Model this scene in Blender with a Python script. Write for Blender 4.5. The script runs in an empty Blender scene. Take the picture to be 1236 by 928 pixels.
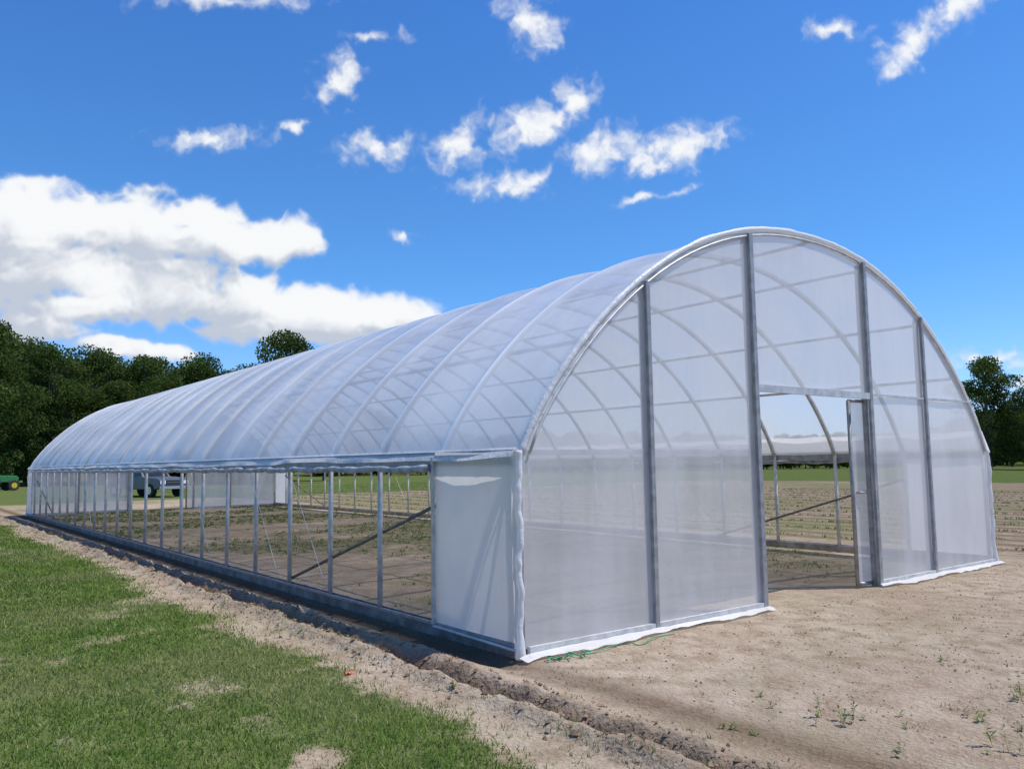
import bpy, math, random
import numpy as np
from mathutils import Vector, Matrix
random.seed(7); rng=np.random.default_rng(11)
BAY=1.2192
# ---------------------------------------------------------------- measured camera and building dimensions (metres)
def basis(th,p,r):
    F=np.array([math.sin(th)*math.cos(p),math.cos(th)*math.cos(p),math.sin(p)])
    R=np.array([math.cos(th),-math.sin(th),0.]); U=np.cross(R,F)
    return F, R*math.cos(r)+U*math.sin(r), U*math.cos(r)-R*math.sin(r)
f,CX,CY,CH,TH,PI_,RO,W,L,HS=988.03,-4.3225,-5.503,1.5903,.6587,.0964,-.0143,8.9534,27.8945,1.6798
F,R,U=basis(TH,PI_,RO); C=np.array([CX,CY,CH])
uz=[(.13,1.94),(.34,2.24),(.63,2.57),(.97,2.91),(1.54,3.38),(1.97,3.67),(2.49,3.92),(3.19,4.14),(3.61,4.23),(4.27,4.27)]
best=(1e9,)
for rise in np.arange(2.4,2.8,.02):
    for n in np.arange(1.4,3.,.1):
        for m in np.arange(1.0,2.6,.1):
            e=0
            for u,z in uz:
                t=abs(2*u/W-1); zz=HS+rise*max(0,1-t**n)**(1/m); e+=(zz-z)**2
            if e<best[0]: best=(e,rise,n,m)
RISE,AN,AM=[float(a) for a in best[1:]]
def ub(x,y):
    d=F+R*(x-618)/f+U*(464-y)/f; t=-C[2]/d[2]; return C+d*t
L=round(L/BAY)*BAY
U1,U2,U3=1.5648,3.2575,5.6444; U4=float(ub(1133,695)[0]); UD=U3-.34
HDR=2.38
Fh=np.array([math.sin(TH),math.cos(TH)]); Rh=np.array([math.cos(TH),-math.sin(TH)])
def cw(X,d): 
    p=np.array([CX,CY])+Rh*X+Fh*d; return float(p[0]),float(p[1])
# ---------------------------------------------------------------- scene basics
sc=bpy.context.scene
sc.view_settings.view_transform='Standard'; sc.view_settings.look='None'; sc.view_settings.exposure=0
cam=bpy.data.cameras.new('camera'); co=bpy.data.objects.new('camera',cam); sc.collection.objects.link(co)
cam.sensor_width=36; cam.sensor_fit='HORIZONTAL'; cam.lens=f/1236*36; cam.clip_end=6000; cam.clip_start=.05
M=Matrix(((R[0],U[0],-F[0],C[0]),(R[1],U[1],-F[1],C[1]),(R[2],U[2],-F[2],C[2]),(0,0,0,1))); co.matrix_world=M
sc.camera=co
EL=math.radians(65)
SUN=Vector((.62,-.50,0)).normalized()*math.cos(EL)+Vector((0,0,math.sin(EL)))
sl=bpy.data.lights.new('sun','SUN'); sl.energy=4.9; sl.angle=math.radians(.5); sl.color=(1,.955,.885)
so=bpy.data.objects.new('sun',sl); sc.collection.objects.link(so); so.rotation_euler=SUN.to_track_quat('Z','Y').to_euler(); so.location=(0,0,50)
# ---------------------------------------------------------------- node helpers
class NT:
    def __init__(s,t): s.t=t; t.nodes.clear()
    def n(s,ty,props=None,**ins):
        nd=s.t.nodes.new(ty)
        for k,v in (props or {}).items(): setattr(nd,k,v)
        for k,v in ins.items():
            k2=int(k[1:]) if k[0]=='i' and k[1:].isdigit() else k.replace('_',' ')
            s.put(nd.inputs[k2],v)
        return nd
    def put(s,sock,v):
        if isinstance(v,bpy.types.NodeSocket): s.t.links.new(v,sock)
        else: sock.default_value=v
    def m(s,op,a,b=0.,c=0.,clamp=False):
        nd=s.t.nodes.new('ShaderNodeMath'); nd.operation=op; nd.use_clamp=clamp
        s.put(nd.inputs[0],a); s.put(nd.inputs[1],b); s.put(nd.inputs[2],c); return nd.outputs[0]
    def mr(s,v,a,b,c=0.,d=1.,smooth=True):
        nd=s.t.nodes.new('ShaderNodeMapRange'); nd.interpolation_type='SMOOTHSTEP' if smooth else 'LINEAR'
        s.put(nd.inputs[0],v)
        for i,x in enumerate((a,b,c,d)): s.put(nd.inputs[i+1],x)
        return nd.outputs[0]
    def mix(s,fac,a,b,blend='MIX'):
        nd=s.t.nodes.new('ShaderNodeMix'); nd.data_type='RGBA'; nd.blend_type=blend
        s.put(nd.inputs[0],fac); s.put(nd.inputs[6],a); s.put(nd.inputs[7],b); return nd.outputs[2]
    def noise(s,vec,scale,detail=4.,rough=.55,dist=0.):
        nd=s.n('ShaderNodeTexNoise',Scale=scale,Detail=detail,Roughness=rough,Distortion=dist); s.put(nd.inputs['Vector'],vec); return nd.outputs[0]
    def bump(s,h,strength=.3,dist=.02):
        nd=s.n('ShaderNodeBump',Strength=strength,Distance=dist); s.put(nd.inputs['Height'],h); return nd.outputs[0]
def mat(name):
    m=bpy.data.materials.new(name); m.use_nodes=True; return m,NT(m.node_tree)
def c4(r,g,b): return (r,g,b,1.)
def out(nt,sh): 
    o=nt.n('ShaderNodeOutputMaterial'); nt.t.links.new(sh,o.inputs[0])
def simple(name,col,rough=.6,metal=0.,var=.12,scale=6.,bump=0.):
    m,t=mat(name); tc=t.n('ShaderNodeTexCoord').outputs['Object']
    n=t.noise(tc,scale,3.)
    d=tuple(c*(1-var*1.6) for c in col); e=tuple(min(1,c*(1+var)) for c in col)
    cc=t.mix(t.mr(n,.3,.7),c4(*d),c4(*e))
    b=t.n('ShaderNodeBsdfPrincipled',Roughness=rough,Metallic=metal); t.put(b.inputs['Base Color'],cc)
    if bump: t.put(b.inputs['Normal'],t.bump(t.noise(tc,scale*5,2.),bump,.01))
    out(t,b.outputs[0]); return m
def film(name,transp,transl,gl=1.,rough=.25,col=(.86,.87,.88),bsc=3.,bst=.25,stretch=(1,1,1),bd=.05,graz=.5,tcol=None,vt=.05,vc=.92,vs=.7):
    m,t=mat(name); tc=t.n('ShaderNodeTexCoord').outputs['Object']
    mp=t.n('ShaderNodeMapping',Scale=stretch); t.put(mp.inputs[0],tc); v=mp.outputs[0]
    rib=t.n('ShaderNodeAttribute',{'attribute_name':'rib'}).outputs['Fac']
    n1=t.noise(v,bsc,3.,.6,.4); bp=t.bump(n1,bst,bd)
    n2=t.noise(v,vs,3.)
    cc=t.mix(t.mr(n2,.3,.7),c4(*[c*vc for c in col]),c4(*col))
    ct=c4(*(tcol or col))
    df=t.n('ShaderNodeBsdfDiffuse',Color=cc,Normal=bp); tl=t.n('ShaderNodeBsdfTranslucent',Color=ct,Normal=bp)
    tr=t.n('ShaderNodeBsdfTransparent',Color=c4(.98,.98,1.))
    a=t.n('ShaderNodeMixShader',i0=t.m('MULTIPLY',transl,t.m('SUBTRACT',1.,t.m('MULTIPLY',rib,.9))),i1=df.outputs[0],i2=tl.outputs[0])
    lw=t.n('ShaderNodeLayerWeight',Blend=.35)
    ft=t.mr(n2,.3,.7,transp+vt,transp-vt)
    ft=t.m('MULTIPLY',ft,t.mr(lw.outputs['Facing'],.55,1.,1.,graz))
    ft=t.m('MULTIPLY',ft,t.m('SUBTRACT',1.,t.m('MULTIPLY',rib,.85)))
    b=t.n('ShaderNodeMixShader',i0=ft,i1=a.outputs[0],i2=tr.outputs[0])
    g=t.n('ShaderNodeBsdfGlossy',Color=c4(.95,.95,.95),Roughness=rough,Normal=bp)
    l2=t.n('ShaderNodeLayerWeight',Blend=.5,Normal=bp)
    fr=t.m('MULTIPLY_ADD',t.m('POWER',l2.outputs['Facing'],4.5),.75,.045)
    c=t.n('ShaderNodeMixShader',i0=t.m('MULTIPLY',fr,gl,clamp=True),i1=b.outputs[0],i2=g.outputs[0])
    out(t,c.outputs[0]); return m
# noise
def vn(x,y,seed=0):
    ix=np.floor(x);iy=np.floor(y);fx=x-ix;fy=y-iy;fx=fx*fx*(3-2*fx);fy=fy*fy*(3-2*fy)
    def h(a,b):
        v=np.sin(a*127.1+b*311.7+seed*74.7)*43758.5453; return v-np.floor(v)
    return (h(ix,iy)*(1-fx)+h(ix+1,iy)*fx)*(1-fy)+(h(ix,iy+1)*(1-fx)+h(ix+1,iy+1)*fx)*fy
def fbm(x,y,s,oc=4,seed=0):
    r=0;a=.5;tt=0
    for k in range(oc):
        r=r+a*vn(x*s,y*s,seed+k); tt+=a; a*=.5; s*=2.03
    return r/tt
def ss(x,a,b):
    t_=np.clip((x-a)/(b-a),0,1); return t_*t_*(3-2*t_)
TAB=rng.uniform(0,1,(512,512)).astype(np.float32)
def tn(x,y,sd=0):
    x=x+sd*17.3; y=y+sd*41.7
    ix=np.floor(x).astype(np.int32);iy=np.floor(y).astype(np.int32);fx=(x-ix).astype(np.float32);fy=(y-iy).astype(np.float32)
    fx=fx*fx*(3-2*fx);fy=fy*fy*(3-2*fy); a=ix&511;b=iy&511;a1=(ix+1)&511;b1=(iy+1)&511
    return (TAB[a,b]*(1-fx)+TAB[a1,b]*fx)*(1-fy)+(TAB[a,b1]*(1-fx)+TAB[a1,b1]*fx)*fy
def tf(x,y,s,oc,g=.5,sd=0,bil=False):
    r=0;a=1.;tt=0
    for k in range(oc):
        c_,s_=math.cos(k*1.1),math.sin(k*1.1)
        n=tn((x*c_-y*s_)*s,(x*s_+y*c_)*s,sd+k)
        if bil: n=1-np.abs(2*n-1)
        r=r+a*n; tt+=a; a*=g; s*=2.07
    return r/tt
# ---------------------------------------------------------------- world: nishita sky + cloud cover map in azimuth/elevation
A0,A1,E0,E1=-0.25,1.85,-.03,1.02
NW,NH=2600,1300
az=np.linspace(A0,A1,NW,dtype=np.float32)[None,:]; el=np.linspace(E0,E1,NH,dtype=np.float32)[:,None]
dx=np.sin(az)*np.cos(el); dy=np.cos(az)*np.cos(el); dz=np.sin(el)+az*0
kf=np.maximum(dx*F[0]+dy*F[1]+dz*F[2],.08)
PX=(618+f*(dx*R[0]+dy*R[1]+dz*R[2])/kf).astype(np.float32); PY=(464-f*(dx*U[0]+dy*U[1]+dz*U[2])/kf).astype(np.float32)
def blobf(lst,X,Y):
    acc=np.full(X.shape,-9.,np.float32)
    for (x,y,rx,ry,ro) in lst:
        a=math.radians(-ro); c_,s_=math.cos(a),math.sin(a)
        u=((X-x)*c_+(Y-y)*s_)/rx; v=(-(X-x)*s_+(Y-y)*c_)/ry
        acc=np.maximum(acc,1-np.sqrt(u*u+v*v))
    return np.maximum(acc,-2)
big=[(50,268,100,40,0),(130,262,70,32,0),(190,285,110,28,0),(235,265,50,22,0),(290,292,90,24,0),(345,299,50,15,0),(60,330,130,40,0),(170,340,110,32,0),(205,345,50,36,0),(290,360,50,28,0),(360,368,70,22,0),(380,387,110,22,0),(455,382,62,20,0),(110,378,100,20,0),(20,300,80,60,0),(40,396,60,20,0),(165,424,70,9,0),(300,393,60,16,0),(-120,330,150,90,0)]
small=[(408,98,34,27,30),(255,165,58,18,5),(458,178,56,20,8),(455,45,34,10,0),(640,25,50,30,-50),(275,0,100,11,0),(553,172,46,25,50),(648,150,68,27,15),(698,120,34,27,50),(745,185,78,27,-5),(830,170,52,24,10),(598,226,58,18,0),(640,215,30,13,30),(485,288,18,8,0),(1010,35,36,12,0),(1105,48,60,25,40),(1155,6,50,18,20),(1185,432,70,15,0),(1232,465,26,12,0),(355,152,16,7,0),(800,236,50,6,15)]
wx_=(tf(PX,PY,1/60.,4,.5,3)-.5)*34; wy_=(tf(PX,PY,1/60.,4,.5,9)-.5)*30
X1=PX+wx_; Y1=PY+wy_
bl=tf(X1,Y1*1.2,1/46.,7,.52,21,True); fb_=blobf(big,X1,Y1)
den=fb_+(bl-.52)*1.4+.15
def blur(a,r):
    k=2*r+1
    c=np.cumsum(np.pad(a,((r+1,r),(0,0)),mode='edge'),0); a=(c[k:]-c[:-k])/k
    c=np.cumsum(np.pad(a,((0,0),(r+1,r)),mode='edge'),1); return (c[:,k:]-c[:,:-k])/k
aB=ss(den,-.12,.50).astype(np.float64); aB=.45*aB+.35*blur(aB,1)+.2*blur(aB,5)
dh=np.clip(den,-.2,.9).astype(np.float64)
g0=blur(dh,2); g1=blur(dh,20)
def sh_(a,n): return a-np.roll(np.roll(a,-n,0),-n//3,1)
lit=sh_(g0,7)*.85+sh_(g1,38)*.9+(tf(X1,Y1,1/70.,6,.58,55)-.5)*1.7
shadeB=ss(lit,-.42,.50)
sx2=PX+(tf(PX,PY,1/26.,5,.6,61)-.5)*30; sy2=PY+(tf(PX,PY,1/26.,5,.6,67)-.5)*24
ns=tf(sx2,sy2,1/20.,6,.58,71); nb2=tf(sx2,sy2,1/30.,5,.55,81,True)
dS=blobf(small,sx2,sy2)+(ns-.5)*1.9+(nb2-.5)*.8
aS=(ss(dS,-.12,1.3)**1.05).astype(np.float64); aS=.5*aS+.5*blur(aS,2)
shS=ss(dS,.1,1.)
alpha=np.maximum(aB,aS); shd=np.where(aB>aS,shadeB,.5+.5*shS)
img=bpy.data.images.new('cloud_cover',NW,NH,alpha=False,float_buffer=True)
px=np.ones((NH,NW,4),np.float32); px[...,0]=alpha; px[...,1]=shd; px[...,2]=0
img.colorspace_settings.name='Non-Color'
img.pixels.foreach_set(px.ravel()); img.update(); img.pack()
w=bpy.data.worlds.new('World'); sc.world=w; w.use_nodes=True; t=NT(w.node_tree)
sky=t.n('ShaderNodeTexSky',{'sky_type':'NISHITA','sun_disc':False,'sun_elevation':EL,'sun_rotation':math.atan2(SUN.x,SUN.y),'air_density':1.,'dust_density':.3,'ozone_density':2.,'altitude':100})
D=t.n('ShaderNodeTexCoord').outputs['Generated']
sD=t.n('ShaderNodeSeparateXYZ'); t.put(sD.inputs[0],D)
tint=t.mix(t.mr(sD.outputs[2],.0,.25),c4(.80,1.10,1.75),c4(.52,1.03,1.55))
tint=t.mix(t.mr(sD.outputs[2],.25,.75),tint,c4(.40,.95,1.72))
skyc=t.mix(1.,sky.outputs[0],tint,'MULTIPLY')
azn=t.m('ARCTAN2',sD.outputs[0],sD.outputs[1]); eln=t.m('ARCSINE',sD.outputs[2])
uvn=t.n('ShaderNodeCombineXYZ',X=t.m('DIVIDE',t.m('SUBTRACT',azn,A0),A1-A0),Y=t.m('DIVIDE',t.m('SUBTRACT',eln,E0),E1-E0)).outputs[0]
im=t.n('ShaderNodeTexImage',{'image':img,'extension':'CLIP','interpolation':'Linear'}); t.put(im.inputs[0],uvn)
sI=t.n('ShaderNodeSeparateColor'); t.put(sI.inputs[0],im.outputs[0])
cl=t.mix(sI.outputs[1],c4(4.9,5.4,6.3),c4(8.5,8.65,8.8))
col=t.mix(sI.outputs[0],skyc,cl)
bg=t.n('ShaderNodeBackground',Strength=.11); t.put(bg.inputs[0],col)
o=t.n('ShaderNodeOutputWorld'); t.t.links.new(bg.outputs[0],o.inputs[0])
# ---------------------------------------------------------------- materials
steel=simple('galvanised_steel',(.55,.54,.52),.5,.3,.12,9.,.0)
steel_d=simple('weathered_steel',(.31,.31,.31),.5,.3,.15,9.,.0)
basem=simple('baseboard_metal',(.24,.215,.185),.75,0.,.25,5.,.0)
wood=simple('brace_metal_dark',(.16,.14,.12),.6,.1,.2,12.,.0)
roofm=film('roof_film',.27,.33,1.,.2,col=(.94,.94,.92),bsc=1.1,bst=.12,stretch=(.6,1.6,.6),tcol=(.95,.95,.93),vt=.11,vc=.80,vs=.55)
endm=film('end_wall_film',.33,.46,.7,.25,col=(.91,.895,.875),bsc=1.2,bst=.10,stretch=(2.2,1,.5),graz=.8,vt=.06,vc=.88,vs=.8)
panm=film('curtain_film',.03,.5,.3,.45,col=(.88,.86,.82),bsc=3.,bst=.15,stretch=(1,2.4,.9))
foldm=film('folded_film',.10,.4,.6,.35,col=(.90,.89,.87),bsc=14.,bst=.45,bd=.03)
# ---------------------------------------------------------------- mesh builder
def link(o,parent=None):
    sc.collection.objects.link(o)
    if parent: o.parent=parent
    return o
def empty(name): return link(bpy.data.objects.new(name,None))
class MB:
    def __init__(s): s.v=[]; s.f=[]
    def add(s,v,f):
        b=len(s.v); s.v+= [tuple(map(float,p)) for p in v]; s.f+=[tuple(i+b for i in q) for q in f]
    def tube(s,path,r,n=8,cap=True):
        P=[Vector(p) for p in path]; vs=[];fs=[]; up=None
        for i,p in enumerate(P):
            d=(P[min(i+1,len(P)-1)]-P[max(i-1,0)]).normalized()
            if up is None:
                up=Vector((0,0,1)) if abs(d.z)<.9 else Vector((1,0,0))
            a=d.cross(up).normalized(); b=a.cross(d).normalized(); up=b
            rr=r[i] if isinstance(r,(list,tuple)) else r
            for k in range(n):
                an=2*math.pi*k/n; vs.append(p+a*math.cos(an)*rr+b*math.sin(an)*rr)
        for i in range(len(P)-1):
            for k in range(n):
                k2=(k+1)%n; fs.append((i*n+k,i*n+k2,(i+1)*n+k2,(i+1)*n+k))
        if cap: fs.append(tuple(range(n-1,-1,-1))); fs.append(tuple((len(P)-1)*n+k for k in range(n)))
        s.add(vs,fs)
    def box(s,a,b,bev=0.):
        x0,y0,z0=[min(a[i],b[i]) for i in range(3)]; x1,y1,z1=[max(a[i],b[i]) for i in range(3)]
        v=[(x0,y0,z0),(x1,y0,z0),(x1,y1,z0),(x0,y1,z0),(x0,y0,z1),(x1,y0,z1),(x1,y1,z1),(x0,y1,z1)]
        s.add(v,[(0,3,2,1),(4,5,6,7),(0,1,5,4),(1,2,6,5),(2,3,7,6),(3,0,4,7)])
    def grid(s,fn,nu,nv):
        vs=[fn(i/nu,j/nv) for i in range(nu+1) for j in range(nv+1)]
        s.add(vs,[(i*(nv+1)+j,(i+1)*(nv+1)+j,(i+1)*(nv+1)+j+1,i*(nv+1)+j+1) for i in range(nu) for j in range(nv)])
    def prism(s,poly,y0,y1):
        n=len(poly); v=[(x,y0,z) for x,z in poly]+[(x,y1,z) for x,z in poly]
        s.add(v,[tuple(range(n)),tuple(range(2*n-1,n-1,-1))]+[(i,i+n,(i+1)%n+n,(i+1)%n) for i in range(n)])
    def obj(s,name,m,parent=None,smooth=False,bevel=0.):
        me=bpy.data.meshes.new(name); me.from_pydata(s.v,[],s.f); me.materials.append(m); me.update()
        if smooth: me.polygons.foreach_set('use_smooth',[True]*len(me.polygons))
        o=link(bpy.data.objects.new(name,me),parent)
        if bevel:
            b=o.modifiers.new('b','BEVEL'); b.width=bevel; b.segments=2
        return o
# ---------------------------------------------------------------- terrain functions
def gmask(x,y):
    e=-1.25+.6*(fbm(x,y,.9,4,3)-.5)+.3*(fbm(x,y,5.,3,4)-.5)
    g=ss(e-x,-.10,.42)
    for (px,py,pr) in [(-3.75,3.2,.5),(-2.35,-1.25,.16)]:
        dd=np.hypot(x-px,(y-py)*.8)/pr+ (fbm(x,y,3.5,4,9)-.5)*2.4
        g=g*(.15+.85*ss(dd,.3,1.4))
    g=g*(1-.5*ss(fbm(x,y,1.3,5,21),.58,.76))
    ap=ss(y,L-3,L+1)*(1-ss(y,L+9,L+12))*ss(x,-16,-9)
    g=g*(1-.8*ap)
    far=np.maximum(np.maximum(ss(x,W+38,W+44),ss(y,L+9,L+13)),ss(-x,30,40))
    return np.clip(np.maximum(g,far),0,1)
def height(x,y):
    z=.03*(fbm(x,y,.8,3,5)-.5)+.018*(fbm(x,y,6.,3,6)-.5)
    near=ss(-y,-L-1,-L+1)
    z=z-.08*np.exp(-((x+.22)/.14)**2)*near*ss(y,-.5,.2)
    w_=.16*(fbm(y,y*0,1.3,4,8)-.5)
    rough=.35+1.1*fbm(x,y,3.,3,12)
    z=z-.14*np.exp(-((x+.80+w_)/.085)**2)*near*rough+.08*np.exp(-((x+.97+w_)/.09)**2)*near*rough+.05*np.exp(-((x+.60+w_)/.10)**2)*near*rough
    z=z+.08*(fbm(x,y,12.,3,14)-.5)*np.exp(-((x+.8)/.3)**2)*near
    z=z*ss(-np.hypot(x,y),-200,-60)
    return z
def gr(a,b,st): return list(np.arange(a,b,st))
def geo(a,b,n): return list(np.geomspace(a,b,n))
xs=np.array([-v for v in geo(1500,32,14)]+gr(-30,-7,.4)+gr(-7,-2,.1)+gr(-2,.4,.03)+gr(.4,4,.08)+gr(4,14,.25)+gr(14,60,1.)+geo(60,1500,16))
ys=np.array([-v for v in geo(300,15,8)]+gr(-14,-5,.25)+gr(-5,6,.045)+gr(6,14,.1)+gr(14,34,.3)+gr(34,80,1.5)+geo(80,2500,16))
X,Y=np.meshgrid(xs,ys,indexing='ij'); Z=height(X,Y)
nx,ny=X.shape
me=bpy.data.meshes.new('ground')
vv_=np.stack([X.ravel(),Y.ravel(),Z.ravel()],1).astype(np.float32)
I,Jx=np.meshgrid(np.arange(nx-1),np.arange(ny-1),indexing='ij'); a_=(I*ny+Jx).ravel()
fa=np.stack([a_,a_+ny,a_+ny+1,a_+1],1).astype(np.int32)
def fast(me,v,fc,k):
    me.vertices.add(len(v)); me.vertices.foreach_set('co',v.astype(np.float32).ravel())
    me.loops.add(fc.size); me.loops.foreach_set('vertex_index',fc.astype(np.int32).ravel())
    me.polygons.add(len(fc)); me.polygons.foreach_set('loop_start',np.arange(0,fc.size,k,dtype=np.int32))
    try: me.polygons.foreach_set('loop_total',np.full(len(fc),k,dtype=np.int32))
    except Exception: pass
    me.update(calc_edges=True)
fast(me,vv_,fa,4); me.polygons.foreach_set('use_smooth',np.ones(len(fa),dtype=bool))
G=gmask(X,Y).ravel()
inside=(ss(X,-.1,.5)*ss(Y,0,.8)).ravel()
weedy=(inside*ss(fbm(X,Y,.5,4,31),.38,.62).ravel()*.8+.2*ss(fbm(X,Y,.6,4,33),.5,.7).ravel())
wet_shade=(np.exp(-((X+.8)/.12)**2)+.95*np.exp(-((X+.17)/.20)**2)).ravel()*(ss(Y,-.3,.3).ravel()*.3+.7)  # damp trench soil, plus shadow along the wall base painted into the soil colour
ca=me.color_attributes.new('masks','FLOAT_COLOR','POINT')
ca.data.foreach_set('color',np.stack([G,np.clip(weedy,0,1),np.clip(wet_shade,0,1),np.ones_like(G)],1).astype(np.float32).ravel())
go=link(bpy.data.objects.new('ground',me))
m,t=mat('soil_and_grass'); tc=t.n('ShaderNodeTexCoord').outputs['Object']
at=t.n('ShaderNodeAttribute',{'attribute_name':'masks'}); sp=t.n('ShaderNodeSeparateColor'); t.put(sp.inputs[0],at.outputs[0])
n1=t.noise(tc,.45,3.); n2=t.noise(tc,3.5,5.,.65); n3=t.noise(tc,28.,4.,.65); n4=t.noise(tc,120.,2.,.6)
s1=t.mix(t.mr(n1,.35,.65),c4(.37,.285,.20),c4(.48,.385,.285))
s1=t.mix(t.mr(n2,.38,.68),s1,c4(.30,.215,.145))
s1=t.mix(t.m('MULTIPLY',t.mr(n3,.45,.7),.6),s1,c4(.52,.43,.325))
s1=t.mix(t.m('MULTIPLY',t.mr(n4,.52,.68),.45),s1,c4(.17,.12,.08))
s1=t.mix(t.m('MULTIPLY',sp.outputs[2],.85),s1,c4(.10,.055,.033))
sx=t.n('ShaderNodeSeparateXYZ'); t.put(sx.inputs[0],tc)
fieldm=t.m('MULTIPLY',t.mr(sx.outputs[0],W+.8,W+2.2),t.mr(sx.outputs[0],W+44,W+38))
rw=t.m('SINE',t.m('ADD',t.m('MULTIPLY',sx.outputs[0],2*math.pi/.95),t.m('MULTIPLY',n1,2.)))
rowc=t.mix(t.mr(rw,-.6,.7),c4(.20,.14,.095),c4(.38,.285,.205))
rowc=t.mix(t.m('MULTIPLY',t.mr(rw,.5,1.),t.mr(n2,.42,.6)),rowc,c4(.14,.16,.06))
s1=t.mix(t.m('MULTIPLY',fieldm,.85),s1,rowc)
gcol=t.mix(t.mr(n2,.35,.65),c4(.08,.125,.03),c4(.15,.18,.06))
gcol=t.mix(t.m('MULTIPLY',t.mr(n1,.4,.65),.5),gcol,c4(.17,.165,.07))
gcol=t.mix(t.m('MULTIPLY',t.mr(n3,.4,.65),.5),gcol,c4(.07,.10,.027))
s1=t.mix(t.m('MULTIPLY',sp.outputs[1],t.mr(n3,.42,.56)),s1,c4(.15,.165,.06))
gm=t.mr(t.m('ADD',sp.outputs[0],t.m('MULTIPLY',t.m('SUBTRACT',n3,.5),.9)),.25,.85)
base=t.mix(gm,s1,gcol)
hh=t.m('ADD',t.m('MULTIPLY',t.noise(tc,28.,3.),.6),t.noise(tc,4.,3.))
b=t.n('ShaderNodeBsdfDiffuse',Roughness=.5)
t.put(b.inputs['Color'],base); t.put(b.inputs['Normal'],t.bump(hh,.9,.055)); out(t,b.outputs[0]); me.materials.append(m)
# ---------------------------------------------------------------- leaf materials
def leafmat(name,dark,light,dry,attr=True):
    m,t=mat(name); at=t.n('ShaderNodeAttribute',{'attribute_name':'tint'}); sp=t.n('ShaderNodeSeparateColor'); t.put(sp.inputs[0],at.outputs[0])
    c=t.mix(sp.outputs[0],c4(*dark),c4(*light)); c=t.mix(sp.outputs[1],c,c4(*dry))
    d=t.n('ShaderNodeBsdfDiffuse',Color=c)
    tl=t.n('ShaderNodeBsdfTranslucent',Color=c)
    x=t.n('ShaderNodeMixShader',i0=.35,i1=d.outputs[0],i2=tl.outputs[0]); out(t,x.outputs[0]); return m
grassm=leafmat('grass_blades',(.095,.17,.028),(.22,.30,.065),(.42,.37,.18))
weedm=leafmat('weed_leaves',(.08,.13,.03),(.17,.24,.07),(.34,.30,.15))
treem=leafmat('tree_leaves',(.022,.044,.010),(.09,.14,.032),(.12,.15,.045))
barkm=simple('bark',(.13,.105,.08),.9,0,.25,8.,.0)
def trimesh(name,V,m,tint,parent=None,k=3,inst=False):
    me=bpy.data.meshes.new(name); N=len(V)//k
    fast(me,V,np.arange(N*k).reshape(N,k),k)
    ca=me.color_attributes.new('tint','FLOAT_COLOR','POINT')
    tt=np.zeros((N*k,4),np.float32); tt[:,0]=np.repeat(tint[0],k); tt[:,1]=np.repeat(tint[1],k); tt[:,3]=1
    ca.data.foreach_set('color',tt.ravel()); me.materials.append(m)
    return me if inst else link(bpy.data.objects.new(name,me),parent)
def blades(px,py,hgt,wid,lean=.5,z0=None):
    n=len(px); a=rng.uniform(0,2*np.pi,n); pz=height(px,py)-.004 if z0 is None else z0
    dx=np.cos(a)*wid/2; dy=np.sin(a)*wid/2; la=rng.uniform(0,2*np.pi,n); ll=hgt*lean*rng.uniform(0,1.3,n)
    V=np.zeros((n,3,3)); V[:,0]=np.stack([px-dx,py-dy,pz],1); V[:,1]=np.stack([px+dx,py+dy,pz],1)
    V[:,2]=np.stack([px+np.cos(la)*ll,py+np.sin(la)*ll,pz+hgt],1); return V.reshape(-1,3)
N=950000
rr=1.5+rng.uniform(0,1,N)**1.15*28; aa=TH+rng.uniform(-1.05,.75,N)
gx=CX+np.sin(aa)*rr; gy=CY+np.cos(aa)*rr
gm_=gmask(gx,gy); keep=(rng.uniform(0,1,N)<gm_*1.05-.02)&(gx<-.8)
gx,gy,rr=gx[keep],gy[keep],rr[keep]
nn=fbm(gx,gy,1.1,4,41); n5=fbm(gx,gy,4.,3,47)
hg=(.014+.036*rng.uniform(0,1,len(gx))*(.2+nn*.8+n5*.6))*(1+.3*ss(rr,8,20)); wd=.0042*(1+rr/4.5)
V=blades(gx,gy,hg,wd,.9)
trimesh('grass',V,grassm,(np.clip(rng.uniform(-.2,.8,len(gx))+1.5*(nn-.45)+.9*(n5-.5),0,1),np.clip((rng.uniform(0,1,len(gx))<.11)*.8+.35*ss(fbm(gx,gy,.6,4,44),.46,.70),0,1)))
tx=[];ty=[];th_=[];tw=[]
def tuft(x,y,h,n,sp,wd):
    for _ in range(n):
        a=random.random()*6.28; r=random.random()*sp; tx.append(x+math.cos(a)*r); ty.append(y+math.sin(a)*r); th_.append(h*random.uniform(.4,1)); tw.append(wd*random.uniform(.7,1.3))
for _ in range(9000):
    x=random.uniform(.3,W-.3); y=random.uniform(.4,L)
    if fbm(np.array([x]),np.array([y]),.5,4,31)[0]+random.uniform(-.12,.12)>.5: tuft(x,y,random.uniform(.02,.07),5,.06,.012+.001*y)
for _ in range(2200):
    d=random.uniform(3,22); X_=random.uniform(-.1,.85)*d; x,y=cw(X_,d)
    if (y<-.3 or x>W+.3) and x>-.6 and fbm(np.array([x]),np.array([y]),.8,3,51)[0]>.48: tuft(x,y,random.uniform(.012,.045),random.randint(3,8),.05,.007)
for _ in range(1500):
    x=random.gauss(-1.1,.24); y=random.uniform(-4,L)
    if x<-.35: tuft(x,y,random.uniform(.015,.06),6,.05,.007)
for i in range(14):
    x=W+2.2+i*.95*2
    for _ in range(900):
        y=random.uniform(-12,60); tuft(x+random.gauss(0,.06),y,random.uniform(.04,.11),3,.06,.03)
tx=np.array(tx);ty=np.array(ty)
V=blades(tx,ty,np.array(th_),np.array(tw),.7)
sv=[]
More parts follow.
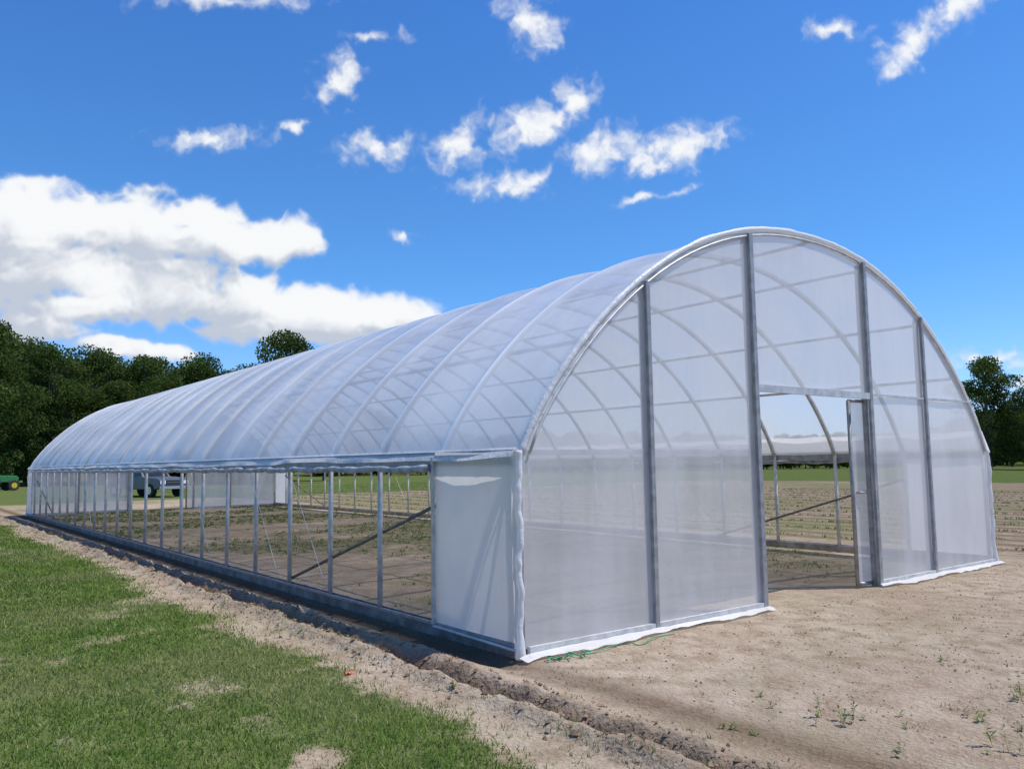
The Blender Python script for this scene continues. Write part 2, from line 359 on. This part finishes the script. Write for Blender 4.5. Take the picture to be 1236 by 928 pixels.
def sprig(x,y,h):
    z=float(height(np.array([x]),np.array([y]))[0]); st=Vector((random.gauss(0,.2)*h,random.gauss(0,.2)*h,h))
    n=int(10+h*130)
    b=Vector((x,y,z))
    sv.extend([b+Vector((-.003,0,0)),b+Vector((.003,0,0)),b+st])
    for i in range(n):
        k=random.uniform(.05,1); p=b+st*k; a=random.random()*6.28; l=random.uniform(.012,.035)*(1.2-.5*k)*(1+h*2); d=Vector((math.cos(a),math.sin(a),random.uniform(-.1,.9)))*l
        sd=Vector((-d.y,d.x,0)).normalized()*l*.17
        sv.extend([p,p+d*.55+sd,p+d, p,p+d,p+d*.55-sd])
for (px_,py_,h) in [(1022,868,.16),(1015,874,.12),(915,850,.10),(1222,885,.24),(1215,902,.18),(1150,800,.04),(760,770,.04),(1184,868,.07),(980,790,.03),(1063,905,.05),(885,880,.04),(540,838,.06),(330,760,.07),(430,795,.1),(355,768,.08),(262,735,.05),(480,818,.05),(1230,845,.10),(680,800,.03),(1090,866,.05),(1190,909,.06)]:
    P=ub(px_,py_)
    for _ in range(random.randint(1,4)): sprig(P[0]+random.gauss(0,.07),P[1]+random.gauss(0,.07),h*random.uniform(.3,1.1))
S=np.array([tuple(p) for p in sv]); V=np.vstack([V,S]); nt_=len(V)//3
trimesh('weeds',V,weedm,(rng.uniform(0,1,nt_),(rng.uniform(0,1,nt_)<.16)*.9))
mb=MB()
for _ in range(7000):
    q_=random.random()
    if q_<.7: x=random.gauss(-.82,.17); y=random.uniform(-5,14)
    else:
        x=random.uniform(-.6,9); y=random.uniform(-4.5,-.2)
    s=random.uniform(.004,.013)*(2.2 if random.random()<.17 and x<-.5 else 1); z=float(height(np.array([x]),np.array([y]))[0])
    vs=[]
    for dx_,dy_,dz_ in [(1,0,0),(-1,0,0),(0,1,0),(0,-1,0),(0,0,1),(0,0,-1)]:
        k=s*random.uniform(.6,1.3); vs.append((x+dx_*k+random.gauss(0,s*.2),y+dy_*k,z+dz_*k*.7+s*.2))
    mb.add(vs,[(0,2,4),(2,1,4),(1,3,4),(3,0,4),(2,0,5),(1,2,5),(3,1,5),(0,3,5)])
mb.obj('soil_clods',simple('clod_soil',(.25,.165,.105),.95,0,.35,5.,.0))
# ---------------------------------------------------------------- greenhouse
gh=empty('greenhouse')
NP=56
def prof(k,off=0.):
    ph=math.pi*k; c=math.cos(ph)
    t_=abs(c)**(2/AN); t_=math.copysign(t_,c)
    x=W/2-(W/2+off)*t_; z=HS+(RISE+off)*(max(0,1-abs(t_)**AN))**(1/AM); return x,z
def mkprof(off,n=NP):
    P=[prof(i/600,off) for i in range(601)]; d=[0]
    for i in range(600): d.append(d[-1]+math.dist(P[i],P[i+1]))
    r=[]
    for j in range(n+1):
        s_=d[-1]*j/n; i=min(599,max(0,int(np.searchsorted(d,s_))-1)); k=(s_-d[i])/(d[i+1]-d[i]+1e-9)
        r.append((P[i][0]*(1-k)+P[i+1][0]*k,P[i][1]*(1-k)+P[i+1][1]*k))
    return r
OFF=-.03
PR=mkprof(OFF); PO=mkprof(OFF+.038,84)
def topz(x):
    t_=min(1,abs(2*x/W-1)/(1+2*OFF/W)); return HS+(RISE+OFF)*(max(0,1-t_**AN))**(1/AM)
nb_=int(round(L/BAY))
v=[];fc=[];ribv=[];KS=[0,.018,.034,.09,.2,.35,.5,.65,.8,.91,.966,.982]; SUB=len(KS); NY=nb_*SUB
cen=Vector((W/2,0,HS-1)); NQ=len(PO)-1
jj=np.arange(NY+1); ii=np.arange(NQ+1); II,JJ=np.meshgrid(ii,jj)
YY=(JJ//SUB+np.array(KS)[JJ%SUB])*BAY
wr1=fbm(II*.30,YY*2.4,1.,3,3)-.5; wr2=fbm(II*.12+YY*.9,YY*1.4-II*.06,1.,2,13)-.5
bagv=vn(JJ//SUB*1.7+.3,II*.06,23)
for j in range(NY+1):
    k=KS[j%SUB]; y=(j//SUB+k)*BAY; env=(4*k*(1-k))**.8 if .02<k<.98 else 0.
    for i,(x,z) in enumerate(PO):
        sag=(.020+.032*bagv[j,i])*env; g_=(.018*wr1[j,i]+.026*wr2[j,i])*env
        d=Vector((x-cen.x,0,z-cen.z)).normalized()*(-sag+g_); yy=y
        if j==0: yy=-.03
        if j==NY: yy=L+.03
        v.append((x+d.x,yy,z+d.z)); ribv.append((.55+.45*random.random()) if (k<.02 or k>.98) else 0.)
n1_=NQ+1
for j in range(NY):
    for i in range(NQ): a=j*n1_+i; fc.append((a,a+1,a+n1_+1,a+n1_))
mb=MB(); mb.add(v,fc); ro=mb.obj('roof_film',roofm,gh,True)
ra=ro.data.attributes.new('rib','FLOAT','POINT'); ra.data.foreach_set('value',np.array(ribv,np.float32))
mb=MB()
for b_ in range(nb_+1):
    mb.tube([(x,b_*BAY,z) for x,z in PR],.03,8)
mb.obj('bows',steel,gh,True)
mb=MB()
for k in (.12,.24,.37,.5,.63,.76,.88):
    x,z=PR[int(round(k*NP))]; d=Vector((x-cen.x,0,z-cen.z)).normalized()*-.05
    mb.tube([(x+d.x,0,z+d.z),(x+d.x,L,z+d.z)],.022,8)
    for b_ in range(nb_+1):
        mb.box((x+d.x*.4-.03,b_*BAY-.035,z+d.z*.4-.03),(x+d.x*.4+.03,b_*BAY+.035,z+d.z*.4+.03))
mb.obj('purlins',steel,gh)
mb=MB(); hb=MB(); cur=MB(); bs=MB(); br=MB(); wr=MB(); lip=MB()
for X0,s in ((0,-1),(W,1)):
    for b_ in range(nb_+1): mb.tube([(X0,b_*BAY,-.1),(X0,b_*BAY,HS+.04)],.03,8)
    hb.box((X0+s*.033,0,HS-.10),(X0+s*.06,L,HS+.03))
    bs.box((X0+s*.033,0,-.02),(X0+s*.06,L,.10)); bs.box((X0-s*.033,0,.0),(X0-s*.06,L,.10))
    hb.box((X0+s*.061,0,.085),(X0+s*.085,L,.112))
    path=[];rad=[]
    for i in range(241):
        y=BAY+.03+(L-2*BAY-.06)*i/240; path.append((X0+s*(.12+.008*math.sin(i*.9)),y,HS-.12-.015*math.sin(math.pi*((i/10)%1)))); rad.append(.034+.006*math.sin(i*1.7)+.004*math.sin(i*.53))
    cur.tube(path,rad,10)
    def fl(u,v_,X0=X0,s=s):
        y=-.02+(L+.04)*u; n_=float(vn(np.array([y*3.1]),np.array([v_*2.]),17+s)[0]-.5)
        return (X0+s*(.035+.075*v_+.03*n_*v_),y,HS+.05-.08*v_-.05*v_*float(vn(np.array([y*1.3]),np.array([.5]),19)[0]))
    lip.grid(fl,320,3)
    for (ya,yb,za,zb) in ((BAY,BAY*4.1,HS*.74,.12),(L-BAY,L-BAY*4.1,HS*.74,.12)):
        br.tube([(X0-s*.05,ya,za),(X0-s*.05,yb,zb)],.02,8)
    for ya in (BAY*3,BAY*4.2,BAY*6.5,BAY*14):
        wr.tube([(X0+s*.05,ya,.15),(X0+s*.05,ya+BAY*.95,HS-.12)],.0035,5)
lip.grid(lambda u,v_:(W-.10+.24*v_+.01*math.sin(u*90),-.05+(L+.08)*u,HS+.30-.32*v_+.01*math.sin(u*210)),160,4)
mb.obj('side_posts',steel,gh,True); hb.obj('hip_boards',steel_d,gh); bs.obj('baseboards',basem,gh)
cur.obj('rolled_side_curtains',simple('curtain_roll',(.34,.35,.36),.4,0,.25,7.,.0),gh,True); lip.obj('eave_film_lip',foldm,gh,True)
br.obj('diagonal_braces',wood,gh,True); wr.obj('curtain_cords',simple('cord_white',(.7,.7,.68),.7),gh)
cp=MB(); cf=MB()
for X0,s in ((0,-1),(W,1)):
    for y0,y1 in ((-.05,BAY),(L-BAY,L+.05)):
        def fp(u,v_,X0=X0,s=s,y0=y0,y1=y1):
            y=y0+(y1-y0)*u; z=.04+.03*u+(HS-.04)*v_
            n_=float(fbm(np.array([y*5+X0+z*2.2]),np.array([z*2.6-y]),1.,3,61)[0]-.5)
            return (X0+s*(.072+.016*n_*min(1,6*(1-v_))),y,z)
        cp.grid(fp,50,60)
        cf.tube([(X0+s*.095,y0,.06),(X0+s*.095,y1,.08)],.014,8)
        ye=y1 if y0<1 else y0
        cf.box((X0+s*.086,ye-.018,.1),(X0+s*.11,ye+.018,HS-.02))
cp.obj('corner_panels',panm,gh,True); cf.obj('corner_panel_frames',steel,gh)
ew=MB(); ps=MB(); fo=MB(); sk=MB(); hd=MB(); inn=MB()
def wallpanel(xa,xb,zl,y):
    n=max(2,int((xb-xa)/.12)); vs=[];fs=[];m_=18
    for i in range(n+1):
        x=xa+(xb-xa)*i/n; zt=topz(x)-.005
        for j in range(m_+1):
            z=zl+(zt-zl)*j/m_; vs.append((x,y+.012*float(vn(np.array([x*1.7]),np.array([z*.8]),5)[0]-.5),z))
    for i in range(n):
        for j in range(m_): a=i*(m_+1)+j; fs.append((a,a+m_+1,a+m_+2,a+1))
    ew.add(vs,fs)
for y,s in ((0,-1),(L,1)):
    ye=y+s*.045
    wallpanel(.0,U2,.06,ye); wallpanel(U3,W,.06,ye); wallpanel(U2,U3,HDR,ye)
    for u_ in (U1,U2,U3,U4):
        w_=.034 if u_ in (U2,U3) else .027
        ps.box((u_-w_,ye+s*.012,-.03),(u_+w_,ye+s*.05,topz(u_)-.02))
        ps.box((u_-w_*.8,ye-s*.02,-.03),(u_+w_*.8,ye-s*.08,topz(u_)-.05))
    hd.box((U2+.036,ye+s*.010,HDR-.04),(U3-.036,ye+s*.045,HDR+.04)); hd.box((U3+.036,ye+s*.010,HDR+.01),(U4-.031,ye+s*.03,HDR+.035))
    hd.box((U4+.031,ye+s*.010,HDR+.01),(W-.35,ye+s*.03,HDR+.035))
    hd.box((U2-.036,ye-s*.03,HS-.02),(.05,ye-s*.07,HS+.03))
    for xa,xb in ((.02,U1-.031),(U1+.031,U2-.036),(U3+.036,U4-.031),(U4+.031,W-.02)):
        hd.box((xa,ye+s*.008,.0),(xb,ye+s*.045,.08))
    pq=mkprof(OFF+.03,190)
    path=[(x,y+s*.035,z) for x,z in pq]; 
    rad=[.024+.012*float(vn(np.array([i*.45]),np.array([.5]),91)[0])+.004*random.random() for i,_ in enumerate(path)]; fo.tube(path,rad,8)
    inn.tube([(x,y+s*.062,z) for x,z in mkprof(OFF-.04)],.012,6)
    for X0,sx_ in ((0,-1),(W,1)):
        pth=[];rd=[]
        for i in range(80):
            z=.0+(HS+.02)*i/79; pth.append((X0+sx_*(.05+.010*math.sin(i*.23)+.004*math.sin(i*.71)),y+s*(.05+.008*math.sin(i*.31)),z)); rd.append(.020+.016*float(vn(np.array([i*.28]),np.array([.5]),93)[0])+.002*random.random()+(.025*(1-i/9) if i<9 else 0))
        fo.tube(pth,rd,8)
    for xa,xb in ((-.1,U2+.05),(U3-.05,W+.1)):
        def fs_(u,v_,xa=xa,xb=xb,y=y,s=s):
            x=xa+(xb-xa)*u; wdt=.02+.17*float(fbm(np.array([x*1.1]),np.array([0.]),1.,3,71)[0])**1.5
            n_=float(fbm(np.array([x*7]),np.array([v_*3]),1.,3,73)[0])
            yy=y+s*(.095+wdt*v_); xx=np.array([x]);yyv=np.array([yy])
            return (x,yy,float(height(xx,yyv)[0])+.006+(1-v_)*.035+.028*n_*(.3+v_))
        sk.grid(fs_,int((xb-xa)*26),7)
ew.obj('end_wall_film',endm,gh,True); ps.obj('end_wall_posts',steel_d,gh,bevel=.004); fo.obj('folded_film_edges',foldm,gh,True)
sk.obj('ground_film_skirt',foldm,gh,True); hd.obj('end_wall_rails',steel,gh); inn.obj('wiggle_wire_channel',steel,gh,True)
dl=MB(); df=MB()
for y,s in ((0,-1),(L,1)):
    y0=y-s*.02; y1=y-s*.06; xa=UD+.04; xb=U3-.04
    def dp(u,v_): return (xa+(xb-xa)*u,y1+(y0-y1)*u,.06+(HDR-.12)*v_)
    dl.grid(dp,4,10)
    df.tube([(xa,y1,.02),(xa,y1,HDR-.06)],.028,6); df.tube([(xa,y1,.05),(xb,y0,.05)],.022,6); df.tube([(xa,y1,HDR-.06),(xb,y0,HDR-.06)],.022,6)
    df.tube([(xa+.06,(y0+y1)/2,1.17),(xa+.2,(y0+y1)/2+s*.06,1.17)],.012,6)
dl.obj('door_film',endm,gh); df.obj('door_frame',steel_d,gh,True)
mb=MB(); P0=[]
for i in range(60):
    k=i/59; x=.0+1.5*k+.1*math.sin(k*14); y=-.24-.06*math.sin(k*17+1)-.06*k; P0.append((x,y,float(height(np.array([x]),np.array([y]))[0])+.014+.010*math.sin(k*31)))
mb.tube(P0,.005,6)
P0=[(x*.3+.02,y-.03+.04*math.sin(i*.7),z+.008) for i,(x,y,z) in enumerate(P0)]; mb.tube(P0,.005,6)
mb.obj('green_rope',simple('rope_green',(.05,.30,.14),.6),None,True)
P=ub(425,815); z0=float(height(np.array([P[0]]),np.array([P[1]]))[0]); mb=MB()
mb.grid(lambda u,v_:(P[0]+.07*u-.05,P[1]+.04*v_,z0+.010+.010*math.sin(u*7+v_*4)),8,5)
mb.obj('orange_flag',simple('flag_orange',(.65,.17,.07),.6),None,True)
# ---------------------------------------------------------------- trees
def tree_mesh(name,seed,H,Wd,low=.18,nc=64,nl=260,ls=.30):
    rg=np.random.default_rng(seed); cen=[];rad=[]
    for i in range(nc):
        a=rg.uniform(0,2*np.pi); k=rg.uniform(0,1); z=low+(1-low)*k
        pr=math.sin(math.pi*min(1,(.18+.80*k)))**.6
        r=Wd/2*pr*rg.uniform(.25,1)**.6*rg.uniform(.75,1.12)
        cen.append((math.cos(a)*r,math.sin(a)*r,H*z*.94)); rad.append(Wd*rg.uniform(.08,.16))
    V=[];t0=[];t1=[]
    for c,r in zip(cen,rad):
        n=int(nl*(r/(Wd*.13))**2); d=rg.normal(size=(n,3)); d/=np.linalg.norm(d,axis=1)[:,None]
        p=np.array(c)+d*(r*rg.uniform(.35,1.05,n)**.6)[:,None]*np.array([1.15,1.15,.8]); 
        a1=rg.normal(size=(n,3)); a1/=np.linalg.norm(a1,axis=1)[:,None]; a2=np.cross(a1,rg.normal(size=(n,3))); a2/=np.linalg.norm(a2,axis=1)[:,None]
        s_=(ls*rg.uniform(.6,1.2,n))[:,None]
        q_=np.stack([p-a1*s_*.5,p+a2*s_*.35,p+a1*s_*.5,p-a2*s_*.35],1); V.append(q_.reshape(-1,3))
        base=rg.uniform(.05,.85); t0.append(np.clip(base+rg.uniform(-.25,.25,n),0,1)); t1.append(np.full(n,rg.uniform(0,.4)))
    lm=trimesh(name+'_leaves',np.vstack(V),treem,(np.concatenate(t0),np.concatenate(t1)),None,4,True)
    mb=MB(); mb.tube([(0,0,-.3),(.05,.05,H*.25),(.0,.1,H*.5),(0,0,H*.8)],[H*.025,H*.02,H*.013,H*.004],8)
    for c in cen[::4]:
        z0_=H*rg.uniform(.15,.5); mb.tube([(0,0,z0_),(c[0]*.5,c[1]*.5,(z0_+c[2])/2+.1),(c[0],c[1],max(c[2],z0_+.1))],[H*.010,H*.006,H*.002],5)
    tm=bpy.data.meshes.new(name+'_trunk'); tm.from_pydata(mb.v,[],mb.f); tm.materials.append(barkm)
    return lm,tm
var=[tree_mesh('tv%d'%i,100+i,14,wd_,lo) for i,(wd_,lo) in enumerate([(10,.12),(9,.1),(12,.15),(8,.08)])]
def place(parent,vi,x,y,s,sz=None,rot=None):
    for me_,nm in ((var[vi][0],'crown'),(var[vi][1],'trunk')):
        o=link(bpy.data.objects.new(nm,me_),parent); o.location=(x,y,0); o.scale=(s,s,sz or s); o.rotation_euler=(0,0,rot if rot is not None else random.random()*6.28)
tl=empty('tree_line')
def top(x):
    ks=[(-400,400),(-100,380),(0,380),(30,402),(60,422),(90,436),(115,420),(160,424),(200,436),(240,428),(300,430),(400,465),(500,520),(1100,530),(1190,505),(1240,495),(1500,480),(1700,480)]
    return np.interp(x,[k[0] for k in ks],[k[1] for k in ks])
HY=464+f*math.tan(PI_)
for row,dd in ((0,88),(1,97),(2,108)):
    x=-330
    while x<1560:
        d=dd*random.uniform(.95,1.05)
        if x>380: d*=1.55
        x_=x+random.uniform(-15,15); hpx=(HY-top(x_))*random.uniform(.84,1.06)*(1 if row else .86); H=hpx/f*d+CH
        X_=(x_-618)/f*d; wx,wy=cw(X_,d); s=max(.35,H/14); place(tl,random.randrange(4),wx,wy,s*.95,s)
        x+= 38*max(.55,s)*(88/d)*random.uniform(.8,1.1)
def single(px_,d,tpy,vi,wf=1.):
    e=empty('oak_tree'); X_=(px_-618)/f*d; wx,wy=cw(X_,d); H=(HY-tpy)/f*d+CH; place(e,vi,wx,wy,H/14*wf,H/14)
single(341,80,394,0,.85); single(1190,105,438,0,.9); single(1240,100,474,2,.65); single(-20,70,372,1,.8); single(57,84,405,3,.7)
single(1275,95,460,1,.8)
# ---------------------------------------------------------------- pickup truck
paint=simple('dark_grey_paint',(.12,.13,.14),.35,.4,.05,2.); glass=simple('dark_glass',(.02,.025,.03),.08,0,.05); tyre=simple('tyre',(.025,.025,.027),.85,0,.1); chrome=simple('chrome',(.6,.6,.62),.2,.9,.05); lampm=simple('headlamp',(.75,.76,.78),.15,0,.05)
pt=empty('pickup_truck')
bd=MB(); yw=.92
bd.prism([(-2.75,.55),(-2.75,1.12),(-1.0,1.15),(.95,1.15),(2.45,1.06),(2.72,.95),(2.75,.5),(2.2,.42),(-2.3,.45)],-yw,yw)
bo=bd.obj('body',paint,pt,bevel=.05)
cb=MB()
a=[(-1.0,1.10),(-.85,1.78),(.35,1.80),(1.05,1.10)]
v=[(x,yw*.97*(1 if z<1.2 else .82)*sg,z) for sg in (-1,1) for x,z in a]
cb.add(v,[(0,1,2,3),(7,6,5,4),(0,4,5,1),(1,5,6,2),(2,6,7,3),(3,7,4,0)]); cb.obj('cab',paint,pt,bevel=.04)
gl=MB(); 
def yat(z): return yw*(.97-.15*(z-1.10)/.7)
for sg in (-1,1):
    for xa,xb,xc,xd in ((-.88,-.78,-.18,-.18),(-.10,-.10,.33,.80)):
        z0_,z1_=1.2,1.7; gl.add([(xa,sg*(yat(z0_)+.006),z0_),(xb,sg*(yat(z1_)+.006),z1_),(xc if xc!=.33 else .36,sg*(yat(z1_)+.006),z1_),(xd,sg*(yat(z0_)+.006),z0_)],[(0,1,2,3)])
gl.add([(.995+.01,-.74,1.17),(.995+.01,.74,1.17),(.46,.68,1.72),(.46,-.68,1.72)],[(0,1,2,3)]); gl.obj('windows',glass,pt)
gr_=MB(); gr_.box((2.70,-.5,.68),(2.785,.5,.95)); gr_.obj('grille',tyre,pt); bm=MB(); bm.box((2.68,-.9,.45),(2.86,.9,.62)); bm.box((-2.86,-.9,.5),(-2.7,.9,.65)); bm.box((2.74,-.5,.80),(2.80,.5,.83)); bm.obj('bumpers',chrome,pt,bevel=.02)
hl=MB(); 
for sg in (-1,1): hl.box((2.6,sg*.55,.74),(2.765,sg*.88,.93))
hl.obj('headlamps',lampm,pt); wh=MB(); rm=MB()
for x in (-1.75,1.8):
    for sg in (-1,1):
        wh.tube([(x,sg*.70,.38),(x,sg*.955,.38)],.38,24); rm.tube([(x,sg*.95,.38),(x,sg*.965,.38)],.22,16)
wh.obj('wheels',tyre,pt); rm.obj('rims',chrome,pt)
px_,d=178,48; wx,wy=cw((px_-618)/f*d,d); pt.location=(wx,wy,0); pt.rotation_euler=(0,0,math.radians(-72))
tg=simple('green_paint',(.03,.18,.05),.35); ty_=simple('yellow_paint',(.6,.45,.03),.4); tr=empty('farm_tractor')
b1=MB(); b1.prism([(-.3,.7),(-.3,1.25),(1.5,1.2),(1.65,1.05),(1.65,.65)],-.35,.35); b1.box((-1.2,-.75,.85),(-.2,-.45,1.25)); b1.box((-1.2,.45,.85),(-.2,.75,1.25)); b1.box((-1.15,-.7,2.2),(.05,.7,2.3)); b1.obj('body',tg,tr,bevel=.04)
b2=MB(); 
for x,y in ((-1.1,-.6),(-1.1,.6),(0,-.6),(0,.6)): b2.tube([(x,y,1.1),(x,y,2.2)],.035,6)
b2.tube([(1.1,-.2,1.2),(1.1,-.2,1.9)],.035,6); b2.box((-.9,-.3,.95),(-.5,.3,1.1)); b2.box((-.95,-.3,1.1),(-.85,.3,1.5))
for sg in (-1,1):
    b2.tube([(-.75,sg*.5,.75),(-.75,sg*.85,.75)],.75,24); b2.tube([(1.15,sg*.45,.42),(1.15,sg*.7,.42)],.42,20)
b2.obj('wheels_and_posts',tyre,tr); b3=MB()
for sg in (-1,1):
    b3.tube([(-.75,sg*.84,.75),(-.75,sg*.87,.75)],.4,18); b3.tube([(1.15,sg*.69,.42),(1.15,sg*.72,.42)],.22,16)
b3.obj('rims',ty_,tr)
d=66; wx,wy=cw((-4-618)/f*d,d); tr.location=(wx,wy,0); tr.rotation_euler=(0,0,math.radians(20))
